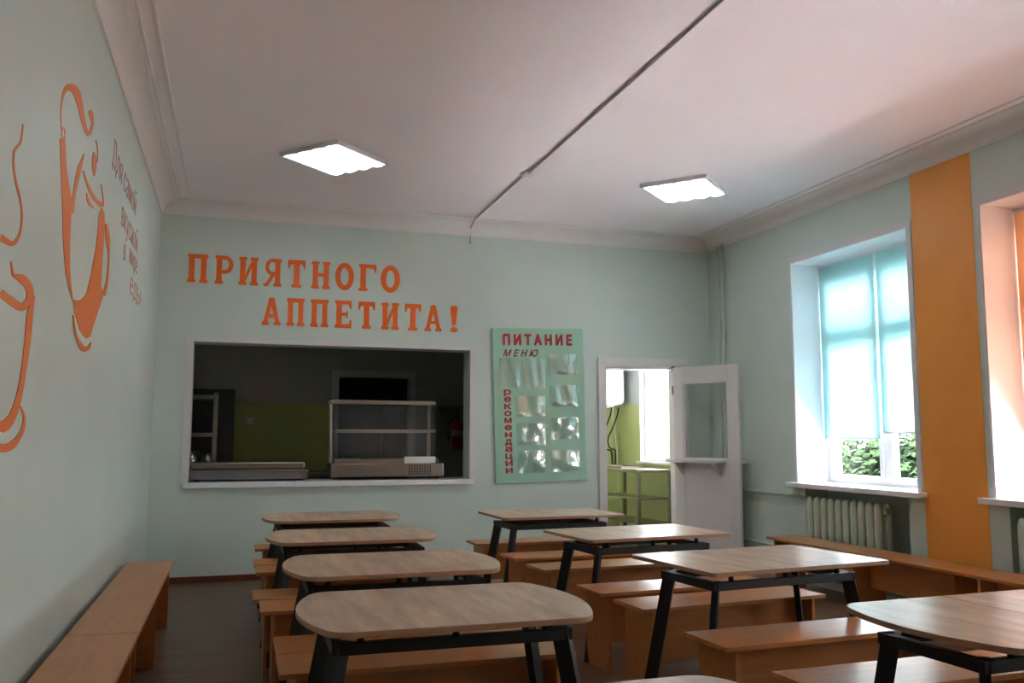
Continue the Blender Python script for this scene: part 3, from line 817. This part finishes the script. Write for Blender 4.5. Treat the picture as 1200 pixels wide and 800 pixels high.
# ---------------------------------------------------------------- murals on the left wall (y, z on the wall plane)
MURAL = {"cup":[{"L":[[3.186,2.334],[3.184,2.321],[3.181,2.303],[3.176,2.287],[3.172,2.276],[3.167,2.268],[3.158,2.259],[3.142,2.248],[3.121,2.236],[3.104,2.225],[3.093,2.217],[3.087,2.209],[3.085,2.2],[3.085,2.187],[3.089,2.173],[3.096,2.158],[3.11,2.143],[3.128,2.129],[3.146,2.115],[3.165,2.105],[3.185,2.095],[3.202,2.085],[3.219,2.072],[3.233,2.058],[3.243,2.043],[3.247,2.026],[3.246,2.007],[3.241,1.991],[3.234,1.978],[3.223,1.967],[3.21,1.956],[3.192,1.946],[3.173,1.936],[3.155,1.93],[3.146,1.927],[3.144,1.926],[3.131,1.925],[3.096,1.924],[3.053,1.923],[3.022,1.922]],"R":[[3.198,2.338],[3.197,2.325],[3.196,2.308],[3.193,2.292],[3.19,2.281],[3.186,2.272],[3.178,2.263],[3.163,2.251],[3.145,2.239],[3.131,2.229],[3.12,2.221],[3.112,2.215],[3.106,2.206],[3.106,2.194],[3.109,2.179],[3.117,2.165],[3.131,2.151],[3.15,2.136],[3.17,2.123],[3.189,2.113],[3.209,2.103],[3.227,2.092],[3.243,2.079],[3.257,2.065],[3.267,2.049],[3.27,2.031],[3.268,2.012],[3.265,1.995],[3.259,1.982],[3.252,1.97],[3.242,1.959],[3.228,1.948],[3.211,1.936],[3.192,1.926],[3.171,1.918],[3.141,1.91],[3.108,1.905],[3.063,1.901],[3.015,1.898],[2.982,1.896]]},{"L":[[3.142,1.861],[3.146,1.853],[3.152,1.842],[3.159,1.833],[3.164,1.827],[3.171,1.821],[3.189,1.817],[3.221,1.817],[3.252,1.817],[3.272,1.816],[3.301,1.814],[3.338,1.813],[3.365,1.809],[3.383,1.801],[3.393,1.79],[3.391,1.78],[3.372,1.768],[3.342,1.756],[3.324,1.751],[3.308,1.751],[3.266,1.751],[3.216,1.752],[3.162,1.753],[3.108,1.755],[3.071,1.756]],"R":[[3.152,1.864],[3.161,1.857],[3.173,1.847],[3.186,1.839],[3.195,1.834],[3.202,1.831],[3.213,1.831],[3.236,1.836],[3.277,1.844],[3.332,1.851],[3.383,1.85],[3.431,1.846],[3.47,1.837],[3.493,1.823],[3.501,1.806],[3.493,1.788],[3.462,1.767],[3.415,1.746],[3.345,1.728],[3.27,1.721],[3.213,1.722],[3.163,1.723],[3.108,1.725],[3.055,1.728],[3.019,1.729]]},{"L":[[3.501,1.806],[3.491,1.796],[3.476,1.781],[3.46,1.767],[3.445,1.757],[3.429,1.746],[3.416,1.728],[3.411,1.7],[3.408,1.665],[3.405,1.629],[3.399,1.594],[3.392,1.559],[3.381,1.524],[3.366,1.491],[3.347,1.458],[3.326,1.43],[3.303,1.408],[3.278,1.389],[3.251,1.373],[3.217,1.361],[3.181,1.352],[3.158,1.347],[3.169,1.349],[3.18,1.349],[3.171,1.35]],"R":[[3.522,1.808],[3.52,1.798],[3.517,1.785],[3.514,1.771],[3.512,1.762],[3.511,1.754],[3.509,1.738],[3.507,1.71],[3.503,1.674],[3.497,1.637],[3.486,1.6],[3.472,1.563],[3.458,1.527],[3.443,1.492],[3.428,1.459],[3.411,1.429],[3.393,1.404],[3.372,1.383],[3.349,1.364],[3.32,1.347],[3.288,1.332],[3.252,1.32],[3.195,1.313],[3.146,1.315],[3.129,1.317]]},{"L":[[3.395,1.402],[3.413,1.395],[3.437,1.383],[3.453,1.37],[3.456,1.356],[3.451,1.341],[3.435,1.327],[3.406,1.313],[3.368,1.3],[3.33,1.29],[3.296,1.284],[3.265,1.28],[3.24,1.278],[3.216,1.277],[3.187,1.277],[3.164,1.277]],"R":[[3.406,1.404],[3.429,1.397],[3.461,1.386],[3.485,1.372],[3.495,1.357],[3.495,1.34],[3.486,1.323],[3.463,1.306],[3.432,1.291],[3.399,1.277],[3.366,1.266],[3.331,1.258],[3.289,1.252],[3.24,1.249],[3.198,1.249],[3.172,1.25]]}],"jug":[{"L":[[3.829,2.534],[3.818,2.55],[3.805,2.575],[3.799,2.601],[3.805,2.629],[3.82,2.659],[3.844,2.688],[3.879,2.713],[3.917,2.732],[3.937,2.739],[3.95,2.743],[3.974,2.749],[4.001,2.755],[4.034,2.758],[4.074,2.756],[4.115,2.752],[4.154,2.743],[4.194,2.73],[4.238,2.719],[4.292,2.708],[4.351,2.7],[4.427,2.706],[4.527,2.751],[4.563,2.787],[4.584,2.817],[4.585,2.837],[4.571,2.852],[4.553,2.861],[4.531,2.863],[4.504,2.86],[4.486,2.858]],"R":[[3.812,2.528],[3.802,2.545],[3.788,2.569],[3.779,2.594],[3.779,2.62],[3.785,2.647],[3.795,2.672],[3.81,2.695],[3.838,2.719],[3.894,2.751],[3.975,2.785],[4.06,2.812],[4.135,2.827],[4.186,2.829],[4.22,2.821],[4.251,2.809],[4.281,2.794],[4.308,2.776],[4.341,2.76],[4.387,2.747],[4.439,2.736],[4.463,2.733],[4.452,2.733],[4.491,2.766],[4.511,2.793],[4.499,2.805],[4.466,2.811],[4.439,2.815],[4.429,2.821],[4.425,2.826],[4.422,2.83]]},{"L":[[4.19,2.276],[4.195,2.302],[4.203,2.34],[4.217,2.379],[4.244,2.421],[4.279,2.465],[4.308,2.502],[4.322,2.524],[4.33,2.538],[4.338,2.552],[4.35,2.571],[4.362,2.59],[4.371,2.604]],"R":[[4.111,2.258],[4.12,2.285],[4.132,2.323],[4.147,2.362],[4.164,2.401],[4.183,2.442],[4.204,2.476],[4.227,2.501],[4.252,2.519],[4.276,2.537],[4.303,2.559],[4.33,2.582],[4.349,2.598]]},{"L":[[4.347,2.515],[4.383,2.506],[4.435,2.492],[4.491,2.481],[4.547,2.474],[4.607,2.47],[4.676,2.469],[4.766,2.475],[4.862,2.485],[4.931,2.492]],"R":[[4.378,2.526],[4.423,2.52],[4.488,2.511],[4.556,2.504],[4.62,2.5],[4.686,2.499],[4.757,2.501],[4.846,2.509],[4.947,2.522],[5.022,2.532]]},{"L":[[4.475,2.446],[4.488,2.435],[4.508,2.42],[4.542,2.411],[4.605,2.415],[4.676,2.425],[4.726,2.433]],"R":[[4.498,2.453],[4.526,2.446],[4.566,2.438],[4.606,2.433],[4.649,2.434],[4.701,2.437],[4.741,2.44]]},{"L":[[4.616,2.69],[4.609,2.679],[4.601,2.664],[4.596,2.649],[4.595,2.634],[4.599,2.619],[4.607,2.606],[4.624,2.596],[4.646,2.588],[4.662,2.583]],"R":[[4.64,2.698],[4.66,2.696],[4.687,2.692],[4.709,2.685],[4.722,2.673],[4.729,2.658],[4.729,2.642],[4.718,2.623],[4.7,2.604],[4.687,2.59]]},{"L":[[4.662,2.766],[4.682,2.759],[4.709,2.749],[4.73,2.735],[4.738,2.716],[4.74,2.693],[4.74,2.676]],"R":[[4.682,2.773],[4.702,2.766],[4.73,2.756],[4.751,2.742],[4.759,2.722],[4.761,2.699],[4.761,2.683]]},{"L":[[4.898,2.605],[4.92,2.595],[4.951,2.579],[4.977,2.563],[4.991,2.545],[5.001,2.528],[5.007,2.515]],"R":[[4.92,2.612],[4.942,2.601],[4.974,2.585],[5.0,2.569],[5.015,2.552],[5.024,2.534],[5.03,2.521]]},{"L":[[5.115,2.447],[5.13,2.432],[5.152,2.41],[5.179,2.386],[5.221,2.359],[5.27,2.328],[5.301,2.292],[5.305,2.247],[5.29,2.199],[5.266,2.156],[5.227,2.118],[5.179,2.084],[5.145,2.062]],"R":[[5.175,2.463],[5.217,2.455],[5.276,2.441],[5.323,2.419],[5.343,2.386],[5.349,2.344],[5.351,2.301],[5.355,2.256],[5.356,2.21],[5.348,2.168],[5.323,2.13],[5.291,2.097],[5.267,2.075]]},{"L":[[4.301,1.84],[4.32,1.82],[4.347,1.792],[4.378,1.767],[4.413,1.749],[4.453,1.733],[4.493,1.72],[4.531,1.712],[4.577,1.707],[4.643,1.707],[4.72,1.715],[4.78,1.727],[4.824,1.739],[4.849,1.753],[4.86,1.766],[4.866,1.775]],"R":[[4.318,1.843],[4.342,1.824],[4.377,1.797],[4.421,1.774],[4.475,1.759],[4.537,1.748],[4.593,1.74],[4.636,1.735],[4.663,1.734],[4.672,1.734],[4.681,1.734],[4.709,1.738],[4.741,1.743],[4.777,1.752],[4.814,1.764],[4.841,1.774]]},{"L":[[3.835,2.507],[3.839,2.517],[3.844,2.532],[3.852,2.544],[3.86,2.551],[3.864,2.553],[3.869,2.554],[3.878,2.549],[3.887,2.54],[3.894,2.534]],"R":[[3.819,2.502],[3.822,2.512],[3.828,2.527],[3.835,2.54],[3.847,2.549],[3.867,2.558],[3.885,2.56],[3.895,2.555],[3.905,2.546],[3.911,2.54]]}],"polys":[[[3.798,2.484],[3.859,2.372],[3.944,2.216],[3.966,2.146],[4.015,2.069],[4.085,1.991],[4.171,1.939],[4.268,1.901],[4.287,1.911],[4.228,1.959],[4.174,2.029],[4.146,2.115],[4.135,2.184],[4.131,2.262],[4.137,2.309],[4.057,2.363],[3.995,2.397],[3.953,2.436],[3.903,2.533]],[[4.902,2.452],[4.882,2.348],[4.845,2.251],[4.74,2.1],[4.642,1.994],[4.553,1.956],[4.453,1.928],[4.288,1.908],[4.35,1.854],[4.496,1.798],[4.611,1.782],[4.716,1.779],[4.817,1.798],[5.018,1.944],[5.204,2.073],[5.095,2.102],[5.11,2.324],[5.114,2.448],[5.079,2.496],[4.979,2.503]]]}
def paint_root(name, label, pts):
    return thing(name, label, 'wall painting', (XL + 0.0005, sum(p[0] for p in pts) / len(pts), min(p[1] for p in pts)))
NP = [0]
def paint(kind, root, data):
    NP[0] += 1; dp = 0.0015 + 0.0003 * (NP[0] % 9)
    oy, oz = root.location.y, root.location.z
    bm = B()
    if kind == 's':
        strip(bm, [(a - oy, b - oz) for a, b in data['L']], [(a - oy, b - oz) for a, b in data['R']], 'x', 0.0, dp)
    else:
        prism(bm, [(a - oy, b - oz) for a, b in data], 'x', 0.0, dp)
    obj('brush_stroke', bm, m_mural, root)
cup = paint_root('cup_mural', 'orange painted outline of a steaming cup at the left picture edge', MURAL['cup'][2]['L'])
for s in MURAL['cup']: paint('s', cup, s)
axis_y = 2.72
for s in MURAL['cup'][2:]:            # the other half of the cup and saucer, left of the picture
    paint('s', cup, {k: [(2 * axis_y - a, b) for a, b in s[k]] for k in 'LR'})
    e0, e1 = s['L'][-1], s['R'][-1]
    paint('s', cup, {'L': [tuple(e0), (2 * axis_y - e0[0], e0[1])], 'R': [tuple(e1), (2 * axis_y - e1[0], e1[1])]})
jug = paint_root('jug_mural', 'orange painted jug figure with a curled top on the left wall', MURAL['polys'][1])
for s in MURAL['jug']: paint('s', jug, s)
for p in MURAL['polys']: paint('p', jug, p)

t = thing('wall_script', 'thin terracotta handwriting in Cyrillic beside the orange jug painting', 'lettering', (XL, 5.3, 2.25))
for s, y0, y1, zb, h in (('Для', 5.28, 5.72, 2.83, 0.20), ('самой', 5.82, 6.52, 2.83, 0.20), ('вкусной', 5.80, 6.72, 2.60, 0.20), ('в', 5.98, 6.08, 2.42, 0.17),
                         ('мире', 6.30, 6.78, 2.46, 0.17), ('еды', 6.40, 7.10, 2.27, 0.20)):
    bm = text_mesh(s, 0.25, -0.004, 0.0, 0.001)
    x0, x1, a0, a1 = bounds(bm)
    for v in bm.verts:
        u = (v.co.x - x0) / (x1 - x0) * (y1 - y0) + y0; w = v.co.y / 0.25 * h * 1.15 + zb
        v.co = Vector((0.001 + v.co.z, u - 5.3, w - 2.25))
    obj('written_word', bm, m_script, t)

# ---------------------------------------------------------------- notice board
board = thing('notice_board', 'mint green notice board with crimson headings between hatch and door', 'notice board', (2.992, YB, 1.635))
board.rotation_euler = (0, math.radians(-1.6), 0)
bw, bh = 0.985, 1.57
obj('panel', box(B(), -bw / 2, bw / 2, -0.028, -0.002, -bh / 2, bh / 2), m_board, board, bevel=0.003)
def board_text(s, x0, x1, z0, z1, bold=0.0, shear=0.0):
    """letters of the built-in font, thickened by shifted layers"""
    bm = B()
    for k, (ox, oz) in enumerate(((0, 0), (1, 0), (-1, 0), (0, 1), (0, -1), (0.7, 0.7), (-0.7, -0.7))):
        if k and not bold: break
        b2 = text_mesh(s, 0.2, 0.0, shear, 0.0004)
        a, b, c, d = bounds(b2)
        for v in b2.verts:
            v.co = Vector(((v.co.x - a) / (b - a) * (x1 - x0) + x0 + ox * bold, -0.0285 - v.co.z - 0.0002 * k, (v.co.y - c) / (d - c) * (z1 - z0) + z0 + oz * bold))
        me = bpy.data.meshes.new('tmp'); b2.to_mesh(me); b2.free(); bm.from_mesh(me); bpy.data.meshes.remove(me)
    return bm
obj('heading', board_text('П И Т А Н И Е', -0.38, 0.365, 0.615, 0.72, 0.008), m_red, board)
obj('subheading', board_text('М Е Н Ю', -0.385, -0.01, 0.495, 0.565, 0.0028, 0.35), m_darkred, board)
bm = B(); word = 'рекомендации'; z = 0.155; step = 0.0715
for ch in word:
    if ch == 'н':
        b2 = B()
        for (xa, xb, za, zb) in ((-0.387, -0.366, z - 0.052, z + 0.002), (-0.334, -0.313, z - 0.052, z + 0.002), (-0.366, -0.334, z - 0.033, z - 0.018)):
            box(b2, xa, xb, -0.0295, -0.028, za, zb)
    else:
        b2 = board_text(ch, -0.385, -0.315, z - 0.05 - (0.014 if ch in 'рдц' else 0), z, 0.0038)
    me = bpy.data.meshes.new('tmp'); b2.to_mesh(me); b2.free(); bm.from_mesh(me); bpy.data.meshes.remove(me)
    z -= step
obj('side_heading', bm, m_red, board)
def pocket(x0, x1, z0, z1, sd):
    rnd = random.Random(sd)
    bm = B(); NX, NZ = 14, 10
    ph = [rnd.uniform(0, 6.28) for _ in range(6)]; k1 = rnd.uniform(7, 13); k2 = rnd.uniform(-5, 5); k3 = rnd.uniform(3, 7)
    g = []
    for j in range(NZ + 1):
        row = []
        for i in range(NX + 1):
            u, v = i / NX, j / NZ
            e = min(1, 5 * min(u, 1 - u)) * min(1, 6 * v)
            d = 0.006 + e * (0.006 + 0.006 * math.sin(k1 * u + k2 * v + ph[0]) + 0.004 * math.sin(k3 * v + 4 * u + ph[1]))
            row.append(bm.verts.new((x0 + (x1 - x0) * u, -0.029 - d, z0 + (z1 - z0) * v)))
        g.append(row)
    for j in range(NZ):
        for i in range(NX):
            f = bm.faces.new((g[j][i], g[j][i + 1], g[j + 1][i + 1], g[j + 1][i])); f.smooth = True
    p = obj('clear_pocket', bm, m_film, board)
    bm = B(); e = 0.006
    box(bm, x0, x0 + e, -0.034, -0.028, z0, z1); box(bm, x1 - e, x1, -0.034, -0.028, z0, z1); box(bm, x0 + e, x1 - e, -0.034, -0.028, z0, z0 + e)
    obj('pocket_seam', bm, m_board_seam, p)
m_board_seam = mat('translucent_pocket_seam', srgb(176, 206, 186), 0.3)
for k, (a, b, c, d) in enumerate([(2.556, 2.777, 1.801, 2.108), (2.813, 3.043, 1.806, 2.108), (3.089, 3.399, 1.945, 2.159), (3.088, 3.402, 1.619, 1.839),
                                  (2.729, 3.043, 1.512, 1.72), (2.742, 3.045, 1.222, 1.445), (3.101, 3.411, 1.283, 1.504), (2.749, 3.044, 0.943, 1.17), (3.11, 3.421, 0.951, 1.173)]):
    sh = 0.028 * ((c + d) / 2 - 1.635)     # undo the tilt of the hung board
    pocket(a - 2.992 + sh, b - 2.992 + sh, c - 1.635 - 0.028 * ((a + b) / 2 - 2.992), d - 1.635 - 0.028 * ((a + b) / 2 - 2.992), k + 3)

# ---------------------------------------------------------------- kitchen equipment seen through the hatch
SZ = HZ0 + 0.004
case = thing('display_case', 'steel and glass heated display case standing on the serving hatch sill', 'display case', (1.45, 8.80, SZ))
for x in (-0.50, 0.50):
    for y in (-0.15, 0.15):
        bm = B(); lathe(bm, [(0.018, 0), (0.018, 0.006), (0.011, 0.01), (0.011, 0.032)], x, y, 10); obj('foot', bm, m_steel, case)
obj('base', box(B(), -0.55, 0.55, -0.20, 0.20, 0.03, 0.155), m_steel, case, bevel=0.006)
bm = B()
for i in range(9):
    for j in range(5):
        box(bm, 0.20 + i * 0.026, 0.216 + i * 0.026, -0.203, -0.199, 0.05 + j * 0.019, 0.061 + j * 0.019)
obj('vent_grille', bm, m_rubber, case)
obj('deck', box(B(), -0.52, 0.50, -0.18, 0.19, 0.155, 0.20), m_steel, case, bevel=0.003)
obj('mid_shelf', box(B(), -0.50, 0.49, -0.10, 0.16, 0.455, 0.487), m_steel, case)
obj('roof_panel', box(B(), -0.545, 0.50, -0.03, 0.20, 0.735, 0.775), m_steel, case, bevel=0.004)
for x in (-0.525, 0.47):
    obj('corner_post', box(B(), x - 0.012, x + 0.012, 0.155, 0.179, 0.20, 0.735), m_steel, case)
obj('slanted_post', bar(B(), (-0.548, -0.155, 0.16), (-0.548, -0.02, 0.735), 0.022, 0.03, (1, 0, 0)), m_steel, case)
bm = B()
q = [bm.verts.new(p) for p in ((-0.53, -0.175, 0.20), (0.50, -0.175, 0.20), (0.49, -0.025, 0.737), (-0.53, -0.025, 0.737))]; bm.faces.new(q)
obj('front_glass', bm, m_case_glass, case)
for s in (-0.533, 0.495):
    bm = B(); q = [bm.verts.new(p) for p in ((s, -0.17, 0.20), (s, 0.155, 0.20), (s, 0.155, 0.735), (s, -0.02, 0.735))]; bm.faces.new(q)
    obj('side_glass', bm, m_case_glass, case)
m_back_glass = glass_mat('tinted_sliding_glass', tint=(0.55, 0.6, 0.62, 1), gloss=0.04, rough=0.08)
for a, b, y in ((-0.51, 0.0, 0.164), (-0.02, 0.46, 0.172)):
    obj('sliding_door', box(B(), a, b, y, y + 0.005, 0.20, 0.735), m_back_glass, case)
obj('price_card', box(B(), 0.16, 0.47, -0.198, -0.192, 0.157, 0.222), m_paper, case)

bain = thing('steel_food_warmer', 'low flat steel food warmer at the left end of the hatch sill', 'food warmer', (0.155, 8.80, SZ))
for x in (-0.47, 0.47):
    obj('foot', box(B(), x - 0.025, x + 0.025, -0.14, 0.14, 0, 0.025), m_rubber, bain)
obj('body', box(B(), -0.50, 0.50, -0.185, 0.19, 0.02, 0.085), mat('grey_blue_steel', srgb(150, 152, 158), 0.35, metal=0.9), bain, bevel=0.003)
obj('rim', box(B(), -0.53, 0.535, -0.205, 0.20, 0.085, 0.105), m_steel, bain, bevel=0.003)
for x in (-0.50, 0.50):
    obj('end_bracket', box(B(), x - 0.028, x + 0.028, -0.20, -0.185, 0.02, 0.085), m_steel, bain)
obj('lid', box(B(), -0.515, 0.505, -0.15, 0.18, 0.118, 0.175), m_steel, bain, bevel=0.01)
obj('lid_seam', box(B(), -0.50, 0.49, -0.145, 0.175, 0.105, 0.118), m_rubber, bain)

rack = thing('steel_rack', 'open steel shelf rack at the left of the dim kitchen', 'rack', (-0.31, 9.55, 0))
for x in (-0.26, 0.13):
    for y in (-0.22, 0.22):
        obj('upright', box(B(), x - 0.018, x + 0.018, y - 0.018, y + 0.018, 0, 1.74), m_steel, rack)
for z in (0.25, 0.70, 1.00, 1.32, 1.70):
    obj('shelf', box(B(), -0.278, 0.148, -0.24, 0.24, z - 0.02, z + 0.02), m_steel, rack, bevel=0.003)
pot_m = mat('aluminium_pot', srgb(170, 170, 168), 0.3, metal=1.0)
for (x, y, z, r, h, lab) in ((-0.40, 9.50, 1.02, 0.07, 0.14, 'small steel pot on the steel rack, left one'), (-0.25, 9.48, 1.02, 0.055, 0.12, 'small steel pot on the steel rack, right one')):
    p = thing('steel_pot', lab, 'pot', (x, y, z), 0, 'pots on the rack')
    bm = B(); lathe(bm, [(r * 0.95, 0), (r, 0.01), (r, h), (r * 0.9, h), (r * 0.9, 0.02)], 0, 0, 18); obj('body', bm, pot_m, p)
    bm = B(); tube(bm, [(r, 0, h * 0.8), (r + 0.02, 0, h * 0.8), (r + 0.02, 0, h * 0.6), (r, 0, h * 0.6)], 0.004, 6); obj('handle', bm, pot_m, p)
fr = thing('refrigerator', 'tall dark refrigerator cabinet against the kitchen wall', 'refrigerator', (-0.16, 10.62, 0))
obj('body', box(B(), -0.36, 0.165, -0.30, 0.34, 0.06, 1.83), m_dark, fr, bevel=0.008)
obj('door', box(B(), -0.355, 0.16, -0.345, -0.302, 0.08, 1.815), m_dark, fr, bevel=0.006)
obj('handle', box(B(), -0.335, -0.31, -0.375, -0.345, 0.9, 1.3), m_steel, fr)
for x in (-0.33, 0.13): obj('foot', box(B(), x - 0.02, x + 0.02, -0.28, -0.24, 0, 0.06), m_rubber, fr)
wt = thing('work_table', 'steel work table along the far kitchen wall', 'table', (0.58, 10.68, 0))
obj('tabletop', box(B(), -0.52, 0.50, -0.30, 0.28, 0.86, 0.90), m_steel, wt, bevel=0.003)
for x in (-0.47, 0.45):
    for y in (-0.26, 0.24): obj('leg', box(B(), x - 0.02, x + 0.02, y - 0.02, y + 0.02, 0, 0.86), m_steel, wt)
obj('lower_shelf', box(B(), -0.45, 0.43, -0.24, 0.22, 0.28, 0.30), m_steel, wt)
pn = thing('roasting_pan', 'dark roasting pan on the far kitchen work table', 'pan', (0.33, 10.62, 0.90))
bm = B(); lathe(bm, [(0.17, 0), (0.20, 0.02), (0.205, 0.09), (0.195, 0.09), (0.18, 0.02)], 0, 0, 24); obj('body', bm, m_rubber, pn)
for s in (-1, 1):
    bm = B(); tube(bm, [(s * 0.19, -0.04, 0.07), (s * 0.235, -0.03, 0.075), (s * 0.235, 0.03, 0.075), (s * 0.19, 0.04, 0.07)], 0.007, 6); obj('handle', bm, m_rubber, pn)
so = thing('wall_socket', 'white double socket on the green kitchen wall', 'socket', (0.185, KB, 1.49))
obj('plate', box(B(), -0.05, 0.05, -0.012, 0, -0.04, 0.04), m_white, so, bevel=0.004)
for x in (-0.024, 0.024):
    bm = B(); tube(bm, [(x, -0.016, 0), (x, -0.010, 0)], 0.017, 12); obj('outlet', bm, m_trim, so)
ks = thing('wall_shelf', 'small steel wall shelf right of the kitchen door', 'shelf', (2.61, KB, 1.665))
obj('board', box(B(), -0.15, 0.16, -0.22, 0, 0, 0.025), m_steel, ks)
for x in (-0.11, 0.11): obj('bracket', prism(B(), [(-0.20, 0), (0, 0), (0, -0.14)], 'x', x - 0.01, x + 0.01), m_steel, ks)
ex = thing('fire_extinguisher', 'red fire extinguisher hanging on the dim kitchen wall', 'fire extinguisher', (2.715, KB - 0.10, 1.15))
bm = B(); lathe(bm, [(0.055, 0), (0.068, 0.012), (0.068, 0.29), (0.055, 0.335), (0.025, 0.36), (0.022, 0.375)], 0, 0, 20); obj('cylinder', bm, m_exting, ex)
bm = B(); lathe(bm, [(0.0685, 0.16), (0.0688, 0.165), (0.0688, 0.235), (0.0685, 0.24)], 0, 0, 20); obj('instruction_label', bm, m_paper, ex)
bm = B(); box(bm, -0.02, 0.02, -0.02, 0.02, 0.375, 0.41); box(bm, -0.06, 0.02, -0.01, 0.01, 0.41, 0.425); obj('valve', bm, m_rubber, ex)
bm = B(); tube(bm, [(-0.02, 0, 0.395), (-0.07, -0.01, 0.38), (-0.12, -0.01, 0.30), (-0.13, -0.01, 0.20), (-0.11, -0.01, 0.10)], 0.010, 8); obj('hose', bm, m_rubber, ex)
obj('wall_bracket', box(B(), -0.02, 0.02, 0.06, 0.10, 0.14, 0.30), m_dark, ex)

# ---------------------------------------------------------------- scullery behind the open door
tb = thing('steel_prep_table', 'narrow steel table seen through the open doorway', 'table', (4.66, 9.93, 0), math.radians(4))
obj('tabletop', box(B(), -0.25, 0.25, -0.60, 0.60, 0.895, 0.93), m_steel, tb, bevel=0.003)
for x in (-0.21, 0.21):
    for y in (-0.55, 0.55): obj('leg', box(B(), x - 0.02, x + 0.02, y - 0.02, y + 0.02, 0, 0.895), m_steel, tb)
for z in (0.30, 0.58):
    obj('lower_shelf', box(B(), -0.19, 0.19, -0.53, 0.53, z, z + 0.02), m_steel, tb)
ba = thing('baking_tray', 'shallow steel tray lying on the narrow steel table', 'tray', (4.62, 10.10, 0.93), math.radians(8))
bm = B(); box(bm, -0.15, 0.15, -0.22, 0.22, 0, 0.008); obj('base', bm, m_steel, ba)
bm = B()
for (a, b, c, d) in ((-0.16, -0.15, -0.23, 0.23), (0.15, 0.16, -0.23, 0.23), (-0.15, 0.15, -0.23, -0.22), (-0.15, 0.15, 0.22, 0.23)): box(bm, a, b, c, d, 0, 0.025)
obj('rim', bm, m_steel, ba)
wh = thing('water_heater', 'white cylindrical water heater hanging high in the scullery', 'water heater', (4.715, 10.745, 1.72))
bm = B(); lathe(bm, [(0.12, 0), (0.20, 0.02), (0.225, 0.06), (0.225, 0.78), (0.20, 0.82), (0.10, 0.84)], 0, 0, 32); obj('tank', bm, m_white, wh)
bm = B(); lathe(bm, [(0.07, -0.02), (0.08, -0.015), (0.08, 0.0)], 0, 0, 20); obj('service_cap', bm, m_trim, wh)
obj('wall_bracket', box(B(), -0.15, 0.15, 0.20, 0.255, 0.55, 0.62), m_dark, wh)
for dx, lab in ((0.0, 'black flexible hose looping below the water heater, left one'), (0.10, 'black flexible hose looping below the water heater, right one')):
    bm = B()
    pts = [(4.80 + dx, 10.80, 1.70), (4.79 + dx, 10.82, 1.60), (4.73 + dx, 10.85, 1.42), (4.68 + dx, 10.88, 1.28), (4.71 + dx, 10.90, 1.17), (4.79 + dx, 10.92, 1.14), (4.85 + dx * 0.6, 10.94, 1.12), (4.87 + dx * 0.5, 10.96, 1.0), (4.87 + dx * 0.4, 10.96, 0.94)]
    sm = []
    for i in range(len(pts) - 1):
        p0, p1, p2, p3 = [Vector(pts[max(0, min(len(pts) - 1, i + k))]) for k in (-1, 0, 1, 2)]
        for k in range(5):
            t_ = k / 5
            sm.append(0.5 * (2 * p1 + (p2 - p0) * t_ + (2 * p0 - 5 * p1 + 4 * p2 - p3) * t_ ** 2 + (3 * p1 - p0 - 3 * p2 + p3) * t_ ** 3))
    sm.append(Vector(pts[-1]))
    tube(bm, sm, 0.009, 8)
    tag(obj('water_hose', bm, m_rubber), lab, 'hose', 'hoses below the water heater')
bm = B(); tube(bm, [(4.86, 10.90, 1.72), (4.93, 10.91, 0.94)], 0.008, 8)
tag(obj('supply_pipe', bm, m_white), 'thin white supply pipe running down from the water heater', 'pipe')
